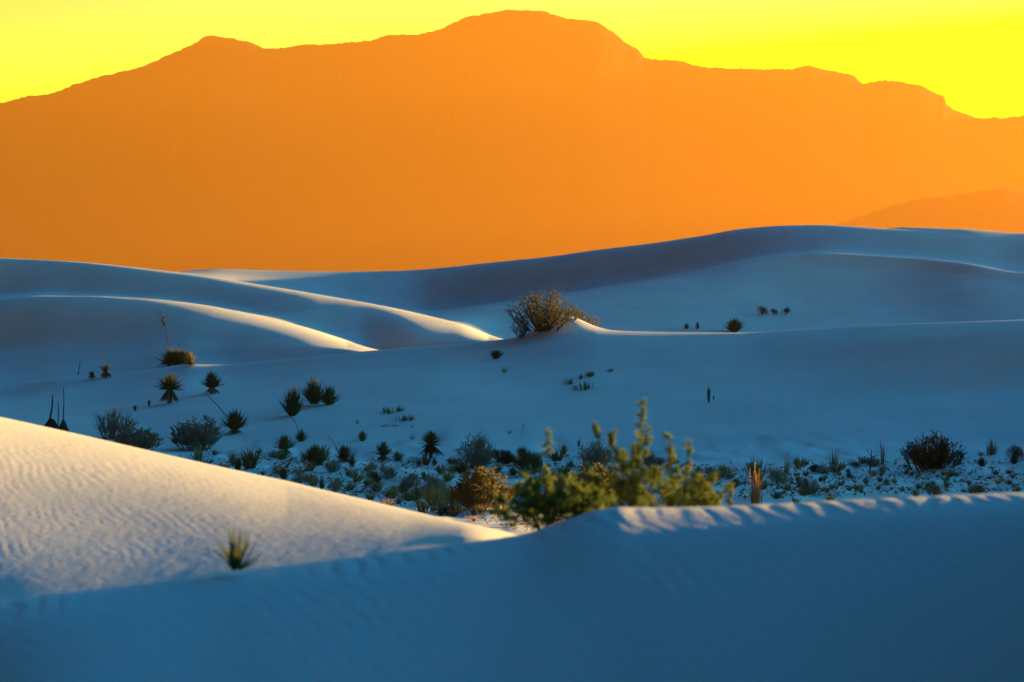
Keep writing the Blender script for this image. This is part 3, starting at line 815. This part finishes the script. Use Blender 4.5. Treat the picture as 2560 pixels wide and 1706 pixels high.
S(dark(14), 2333, 1182, 158, 100, "biggest dark shrub at the right edge of the valley", mound=.10)
S(dome(15), 2536, 1160, 58, 56, "dark olive shrub cut by the right edge of the picture")
S(dome(16), 2138, 1174, 36, 28, "small dark round bush on the right valley floor")
S(dark(17), 2010, 1164, 24, 16, "tiny dark bush beside a spiky tuft")
S(dark(18), 2038, 1180, 30, 22, "low brown bush left of the two-pronged reeds")
S(bare(19), 2337, 1243, 42, 32, "dark twiggy bush in front of the biggest dark shrub")
S(bare(20), 2440, 1236, 60, 32, "wide dark twiggy bush right of the biggest dark shrub's foot")
S(dome(21), 1905, 788, 30, 32, "round olive bush on the far dune, left of the pair", dmin=112)
S(dome(22), 1964, 787, 26, 23, "round olive bush on the far dune, right of the pair", dmin=112)
S(dome(23), 1936, 787, 22, 20, "small open bush between the two round far bushes", dmin=112)
# yellow shrubs
S(brush(1), 1205, 1278, 166, 108, "broad yellow-olive rounded shrub left of the leafy shrub", mound=.10)
S(brush(2), 1490, 1272, 150, 112, "golden rounded shrub glowing behind the leafy shrub", mound=.05)
S(brush(3), 1747, 1266, 84, 74, "small golden ball-shaped shrub right of the leafy shrub", mound=.04)
# the big shrub on its sand mound
for k, (bu, by, bw, bh, lb) in enumerate([(1362, 94.0, 196, 106, "big bristling shrub on the sand mound at the crest"), (1450, 95.7, 120, 66, "brown-gold right flank bush on the crest mound"), (1303, 94.2, 60, 62, "small brown bush at the left foot of the crest mound")]):
    S(var('shrub_crest', k, stems=(52, 44, 30)[k], twigs=9, leaves=6, upright=.75, leafmat=('sage', 'olive', 'olive')[k], woodmat='darkwood', lsize=.034, tips=('olive', 'goldleaf', None)[k], twl=.24, core=.6), bu, 800, bw, bh, lb, y=by)
# foreground leafy shrubs behind the near crest
f1 = var('forb', 1, stems=[(-.05, -.50, .30, 1.3), (-.1, -.38, .42, 1.4), (0, -.22, .50, 1.5), (.02, -.08, .56, 1.5), (.05, .14, .52, 1.5), (.05, .30, .46, 1.5), (-.05, -.04, 1.0, .30), (.0, -.58, .16, 1.4), (.08, .46, .36, 1.5), (0, .1, .34, 1.8), (-.05, -.18, .28, 1.8), (.2, .55, .30, 1.5), (.1, .36, .22, 1.8)], lsize=.055)
place('leafy_shrub', 'shrub', f1, 1378, 0, 250, 252, "blurred green leafy shrub low on the near dune's left shoulder", y=12.5, yscale=170)
f2 = var('forb', 2, stems=[(0, -.20, .74, .8), (0, -.12, .58, 1.3), (.02, .14, 1.0, .7), (.02, .18, .80, .8), (.05, .02, .50, 1.5), (-.05, -.40, .86, .25), (.0, .32, .45, 1.4), (-.02, -.36, .36, 1.6), (.03, .08, .66, 1.0), (-.1, -.5, .3, 1.6), (.1, .48, .34, 1.6), (.0, -.05, .34, 1.9)], lsize=.045)
place('leafy_shrub', 'shrub', f2, 1575, 0, 230, 300, "tallest blurred green leafy shrub behind the near crest", y=13.1, yscale=160)
f3 = var('forb', 3, stems=[(0, -.12, 1.0, .8), (.02, .10, .95, .7), (0, -.3, .60, 1.4), (.04, .25, .58, 1.3), (.05, .42, .60, .5), (.06, .60, .48, .7), (0, 0, .66, 1.4), (-.03, -.1, .5, 1.7), (.05, .45, .32, 1.5), (-.05, -.45, .4, 1.5)], lsize=.05)
place('leafy_shrub', 'shrub', f3, 1698, 0, 220, 228, "blurred green leafy shrub at the right of the near clump", y=13.4, yscale=150)
f4 = var('forb', 4, stems=[(0, -.3, .9, .7), (.02, .1, 1.0, .5), (0, .36, .6, .8), (0, -.1, .4, 1.2)], lsize=.08)
place('leafy_shrub', 'shrub', f4, 1815, 0, 120, 128, "thin sparse leafy sprig right of the near clump", y=14.0, yscale=90)
# grasses and reeds
G_(gor(1), 1090, 1270, 86, 66, "brightest rust-orange grass fan beside the yellow-olive shrub", mound=.05)
G_(var('grass_yellow', 2, mats=('straw', 'green'), n=60), 1056, 1284, 56, 50, "yellow-green grass left of the rust-orange fan")
G_(gor(3), 965, 1277, 54, 36, "rusty grass along the sunlit dune's edge")
G_(oreed(4), 1888, 1262, 44, 84, "tall rusty reeds with glinting stems by the near crest")
G_(grd(5), 1893, 1210, 56, 82, "tall dark green and brown grass above the rusty reeds")
G_(reed(6), 1968, 1186, 18, 58, "single narrow bundle of red-brown reeds")
G_(reed(7), 2084, 1176, 36, 60, "two-pronged reddish reed clump on the right")
G_(reed(8), 2208, 1162, 20, 74, "slender curved reddish reed bundle left of the biggest dark shrub")
G_(reed(9), 2480, 1138, 44, 46, "thin reddish grasses above the far right valley floor")
G_(gr(10), 1993, 1166, 18, 32, "dark spiky tuft left of a tiny dark bush")
G_(grd(11), 625, 1171, 84, 58, "wide olive grass clump left of the row of yuccas")
G_(grd(12), 583, 1163, 34, 44, "olive grass clump adjoining the wide one on its left")
G_(grd(13), 508, 1171, 66, 32, "low olive grass under the large grey-green shrub")
G_(gbr(14), 562, 1178, 44, 26, "low brown grass by the sunlit dune under the wide olive clump")
G_(grd(15), 878, 1260, 34, 34, "olive tuft at the sunlit dune's edge left of the rusty grass")
G_(gbr(16), 957, 1179, 26, 23, "round brown tussock, upper of the two below the grey-green yucca")
G_(grd(17), 979, 1188, 24, 28, "round olive tussock, lower of the two below the grey-green yucca")
G_(gbr(18), 1017, 1252, 34, 32, "dark brown spiky tuft left of the grey-brown shrub")
G_(gbr(19), 987, 1239, 26, 24, "dark tuft just above the dark brown spiky one")
G_(grd(20), 1060, 1192, 17, 17, "small green-brown tuft on mid valley sand")
G_(gbr(21), 1040, 1198, 16, 17, "small brown tuft left of the green-brown one")
G_(gor(22), 1185, 1304, 20, 18, "tiny orange-brown tuft below the yellow-olive shrub")
G_(gbr(23), 1408, 1137, 30, 34, "brown tuft left of the blue-grey twiggy shrub")
G_(gr(24), 1447, 1117, 15, 25, "small dark green tuft on the sand above the blue-grey shrub")
G_(gor(25), 634, 1204, 16, 22, "left orange tuft at the sunlit dune's edge")
G_(gor(26), 657, 1208, 18, 18, "right orange tuft at the sunlit dune's edge")
G_(gpale(27), 1261, 932, 34, 25, "faint pale green tuft below the row of dark blades")
G_(row_(28), 1425, 961, 24, 20, "left tuft of the low cluster on the bare middle slope")
G_(grd(29), 1452, 949, 16, 17, "small middle tuft of the low cluster on the bare slope")
G_(row_(30), 1476, 942, 34, 20, "upper right tuft of the low cluster on the bare slope")
G_(row_(31), 1461, 975, 42, 26, "lowest and widest tuft of the cluster on the bare slope")
G_(gr(32), 1525, 929, 24, 10, "flat end tuft of the cluster on the bare slope")
G_(thin(33), 1308, 1071, 12, 25, "single thin spiky tuft on smooth sand above mid valley")
G_(row_(34), 969, 1034, 34, 20, "low green tuft, left of three on smooth sand")
G_(row_(35), 1000, 1029, 19, 17, "low green tuft, small upper right of three on smooth sand")
G_(row_(36), 1012, 1052, 36, 20, "low green tuft, lower right of three on smooth sand")
G_(thin(37), 894, 1060, 26, 21, "sparse thin tuft left of the lying stick")
G_(thin(38), 1030, 1070, 16, 13, "sparse thin tuft right of the lying stick")
G_(gpale(39), 1031, 1099, 26, 17, "faint pale tuft above the mounded yucca")
G_(thin(40), 1275, 1084, 40, 12, "faint row of fine blades below the single thin spiky tuft")
G_(gr(41), 2366, 1220, 26, 26, "green tuft below the biggest dark shrub")
G_(gr(42), 2296, 1222, 30, 18, "low green tuft left below the biggest dark shrub")
G_(gr(43), 2318, 1218, 26, 18, "low olive tuft under the biggest dark shrub's middle")
G_(grd(44), 2290, 1246, 26, 28, "olive tuft behind the near crest at right")
G_(grd(45), 2199, 1206, 20, 20, "left one of two olive tufts beside the biggest dark shrub")
G_(grd(46), 2216, 1213, 20, 20, "right one of two olive tufts beside the biggest dark shrub")
G_(gbr(47), 2153, 1233, 20, 17, "red-brown tuft right of the pale twiggy bush")
G_(grd(48), 2165, 1210, 24, 16, "low dark tuft right of the short pale twig")
G_(gor(49), 2075, 1255, 34, 21, "orange-brown tuft behind the near crest, left of centre right")
G_(var('grass_straw', 50, mats=('straw', 'orange'), n=40), 2021, 1262, 34, 18, "pale straw tuft glowing at the near crest")
G_(gr(51), 1989, 1260, 30, 21, "dark green tuft left of the pale straw one")
G_(gbr(52), 2000, 1235, 18, 17, "red tuft above the dark green one")
G_(gbr(53), 2060, 1205, 18, 15, "brown tuft under the low brown bush")
G_(gbr(54), 2058, 1228, 22, 15, "red-brown low tuft right of the pale twiggy bush's foot")
G_(grd(55), 2423, 1214, 20, 18, "dark tuft right of the biggest dark shrub")
G_(gor(56), 2495, 1211, 28, 16, "rust-brown tuft near the right picture edge")
G_(gor(57), 2519, 1210, 26, 13, "faint reddish tuft next to the rust-brown one at the right edge")
G_(grd(58), 2490, 1187, 26, 16, "olive tuft above the rust-brown one near the right edge")
G_(gbr(59), 2452, 1140, 22, 15, "low dark tuft under the thin reddish grasses")
G_(thin(60), 1826, 1160, 18, 18, "small thin tuft right of the leafy shrubs on the slope foot")

# scattered small tufts that nothing tells apart
grp = "small tufts strewn over the valley floor"
rs = random.Random(42)
LIT = [gbr, grd, gr, gor, thin]
cnt = 0
taken = []
while cnt < 110:
    if rs.random() < .6: u, v = rs.uniform(1760, 2560), rs.uniform(1165, 1258)
    else: u, v = rs.uniform(560, 1420), rs.uniform(1110, 1290)
    if v > np.interp(u, [0, 420, 870, 1310, 1420, 1560, 2560], [1045, 1142, 1243, 1335, 1300, 1262, 1233]) - 6: continue
    if v < np.interp(u, [560, 1420, 1760, 2560], [1120, 1150, 1165, 1160]) + rs.random() * 25: continue
    s_ = rs.uniform(7, 17)
    if any(abs(u - a) < 9 and abs(v - b) < 5 for a, b in taken): continue
    taken.append((u, v))
    G_(rs.choice([gbr, gbr, grd, gr, thin, gor])(70 + rs.randrange(3)), u, v, s_ * rs.uniform(1, 1.8), s_, "tiny dry grass tuft strewn among many on the valley floor", group=grp, rot=rs.uniform(0, 6.28))
    cnt += 1
# larger clumps filling the scrub band
def band_ok(u, v):
    if v > np.interp(u, [0, 420, 870, 1310, 1420, 1560, 2560], [1045, 1142, 1243, 1335, 1300, 1262, 1233]) - 2: return False
    return v > np.interp(u, [420, 560, 900, 1420, 1760, 2560], [1150, 1130, 1150, 1140, 1165, 1150])
kinds = [(gbr, 'grass_tuft', 'grass', "brown dry grass clump in the dense scrub band"), (grd, 'grass_tuft', 'grass', "olive grass clump in the dense scrub band"), (gr, 'grass_tuft', 'grass', "green and straw grass clump in the dense scrub band"), (gor, 'grass_tuft', 'grass', "rusty grass clump in the dense scrub band"), (bare, 'shrub', 'shrub', "small grey twiggy bush in the dense scrub band"), (fan_low, 'yucca', 'yucca', "small spiky young yucca in the dense scrub band")]
ANCH = [(345, 1128, "low grey-olive shrub"), (497, 1126, "large grey-green shrub"), (625, 1171, "wide olive grass clump"), (711, 1138, "left yucca of the row"), (787, 1166, "middle yucca of the row"), (861, 1154, "brownish yucca"), (958, 1153, "grey-green yucca"), (1077, 1147, "mounded yucca"), (709, 1198, "small bluish yucca"), (804, 1226, "narrow upright yucca"), (878, 1260, "olive tuft at the dune's edge"), (938, 1208, "open-bladed small yucca"), (1017, 1252, "dark brown spiky tuft"), (1090, 1268, "rust-orange grass fan"), (1188, 1172, "tall pale grey shrub"), (1205, 1278, "yellow-olive rounded shrub"), (1260, 1158, "low dark brown shrub"), (1316, 1182, "very dark yucca"), (1408, 1137, "brown tuft by the leafy shrub"), (1487, 1168, "blue-grey twiggy shrub"), (1621, 1163, "grey shrub behind the tallest stem"), (1747, 1266, "golden ball-shaped shrub"), (1888, 1262, "tall rusty reeds"), (1943, 1223, "dome-shaped shrub"), (2025, 1237, "pale bare bush"), (2084, 1176, "two-pronged reeds"), (2138, 1174, "dark round bush"), (2173, 1187, "dead branching stalk"), (2208, 1162, "curved reed bundle"), (2333, 1182, "biggest dark shrub"), (2440, 1236, "wide dark twiggy bush"), (2495, 1211, "rust-brown tuft at right"), (2536, 1160, "dark olive edge shrub")]
seen = {}
def where(what, u, v):
    d, a, b, nm = min((math.hypot(u - a, (v - b) * 1.6), a, b, nm) for a, b, nm in ANCH)
    dx, dy = u - a, (v - b) * 1.6
    rel = ("right of" if dx > 0 else "left of") if abs(dx) > abs(dy) else ("below" if dy > 0 else "above")
    lb = f"{what} {rel} the {nm}"
    seen[lb] = seen.get(lb, 0) + 1
    return lb if seen[lb] == 1 else f"{('', '', 'another', 'third', 'fourth', 'fifth', 'sixth')[min(seen[lb], 6)]} {lb}"
n_ = 0
while n_ < 185:
    u = rs.uniform(470, 1480) if rs.random() < .55 else rs.uniform(1480, 2560)
    v = rs.uniform(1130, 1320)
    if not band_ok(u, v): continue
    f_, nm, cat, lb0 = kinds[rs.choice([0, 0, 0, 1, 1, 2, 2, 3, 4, 4, 5])]
    hh = rs.uniform(15, 34) * (1.15 if u < 1480 else .85)
    if any(abs(u - a) < 12 and abs(v - b) < 6 for a, b in taken[110:]): continue
    taken.append((u, v))
    place(nm, cat, f_(80 + rs.randrange(3)), u, v, hh * rs.uniform(1.1, 2.1), hh, where(lb0.split(' in the')[0], u, v), group=lb0.replace(' in the', 's of the').replace('bushs', 'bushes'), rot=rs.uniform(0, 6.28))
    n_ += 1
# plant litter on the valley sand
lm = MB()
for k in range(15000):
    u = rs.uniform(420, 2600); v = rs.uniform(1135, 1330)
    if not band_ok(u, v) or rs.random() > .35 + .65 * max(0.0, float(vnoise(np.array(u / 60.0), np.array(v / 9.0)))): continue
    x, y, z = ground_at(u, v)
    x += rs.uniform(-.05, .05)
    if rs.random() < .55:
        lm.leaf((x, y, z + .012), sph(rs.uniform(0, 6.28), rs.uniform(-.1, .7)), rs.uniform(.05, .17), rs.uniform(.02, .05), rs)
    else:
        a_ = rs.uniform(0, 6.28); l_ = rs.uniform(.05, .2)
        lm.tube([(x, y, z + .005), (x + math.cos(a_) * l_ * .5, y + math.sin(a_) * l_ * .5, z + rs.uniform(.02, .07)), (x + math.cos(a_) * l_, y + math.sin(a_) * l_, z + rs.uniform(0, .1))], .006, .003, 3)
lme = lm.mesh("ground_litter")
link("ground_litter", lme, M['brown'], kind="stuff")
for o in scene.objects:
    if o.type == 'MESH' and o.parent and o.name.split('.')[0] in ('leaf_rosette', 'dead_leaf_skirt', 'branches', 'foliage', 'flower_heads', 'blades', 'dry_blades', 'seed_heads', 'buds', 'seed_pod_cluster'):
        o['kind'] = 'stuff'

# ---------------------------------------------------------------- the dune sheet itself, with the sand mounds raised round the plants
me = mesh_grid("dune_ground", GX, GY, RZ, wrap=True)
att = me.attributes.new('ripple', 'FLOAT', 'POINT')
att.data.foreach_set('value', RIP.astype(np.float32).ravel())
ground = link("ground", me, SAND, kind="structure")
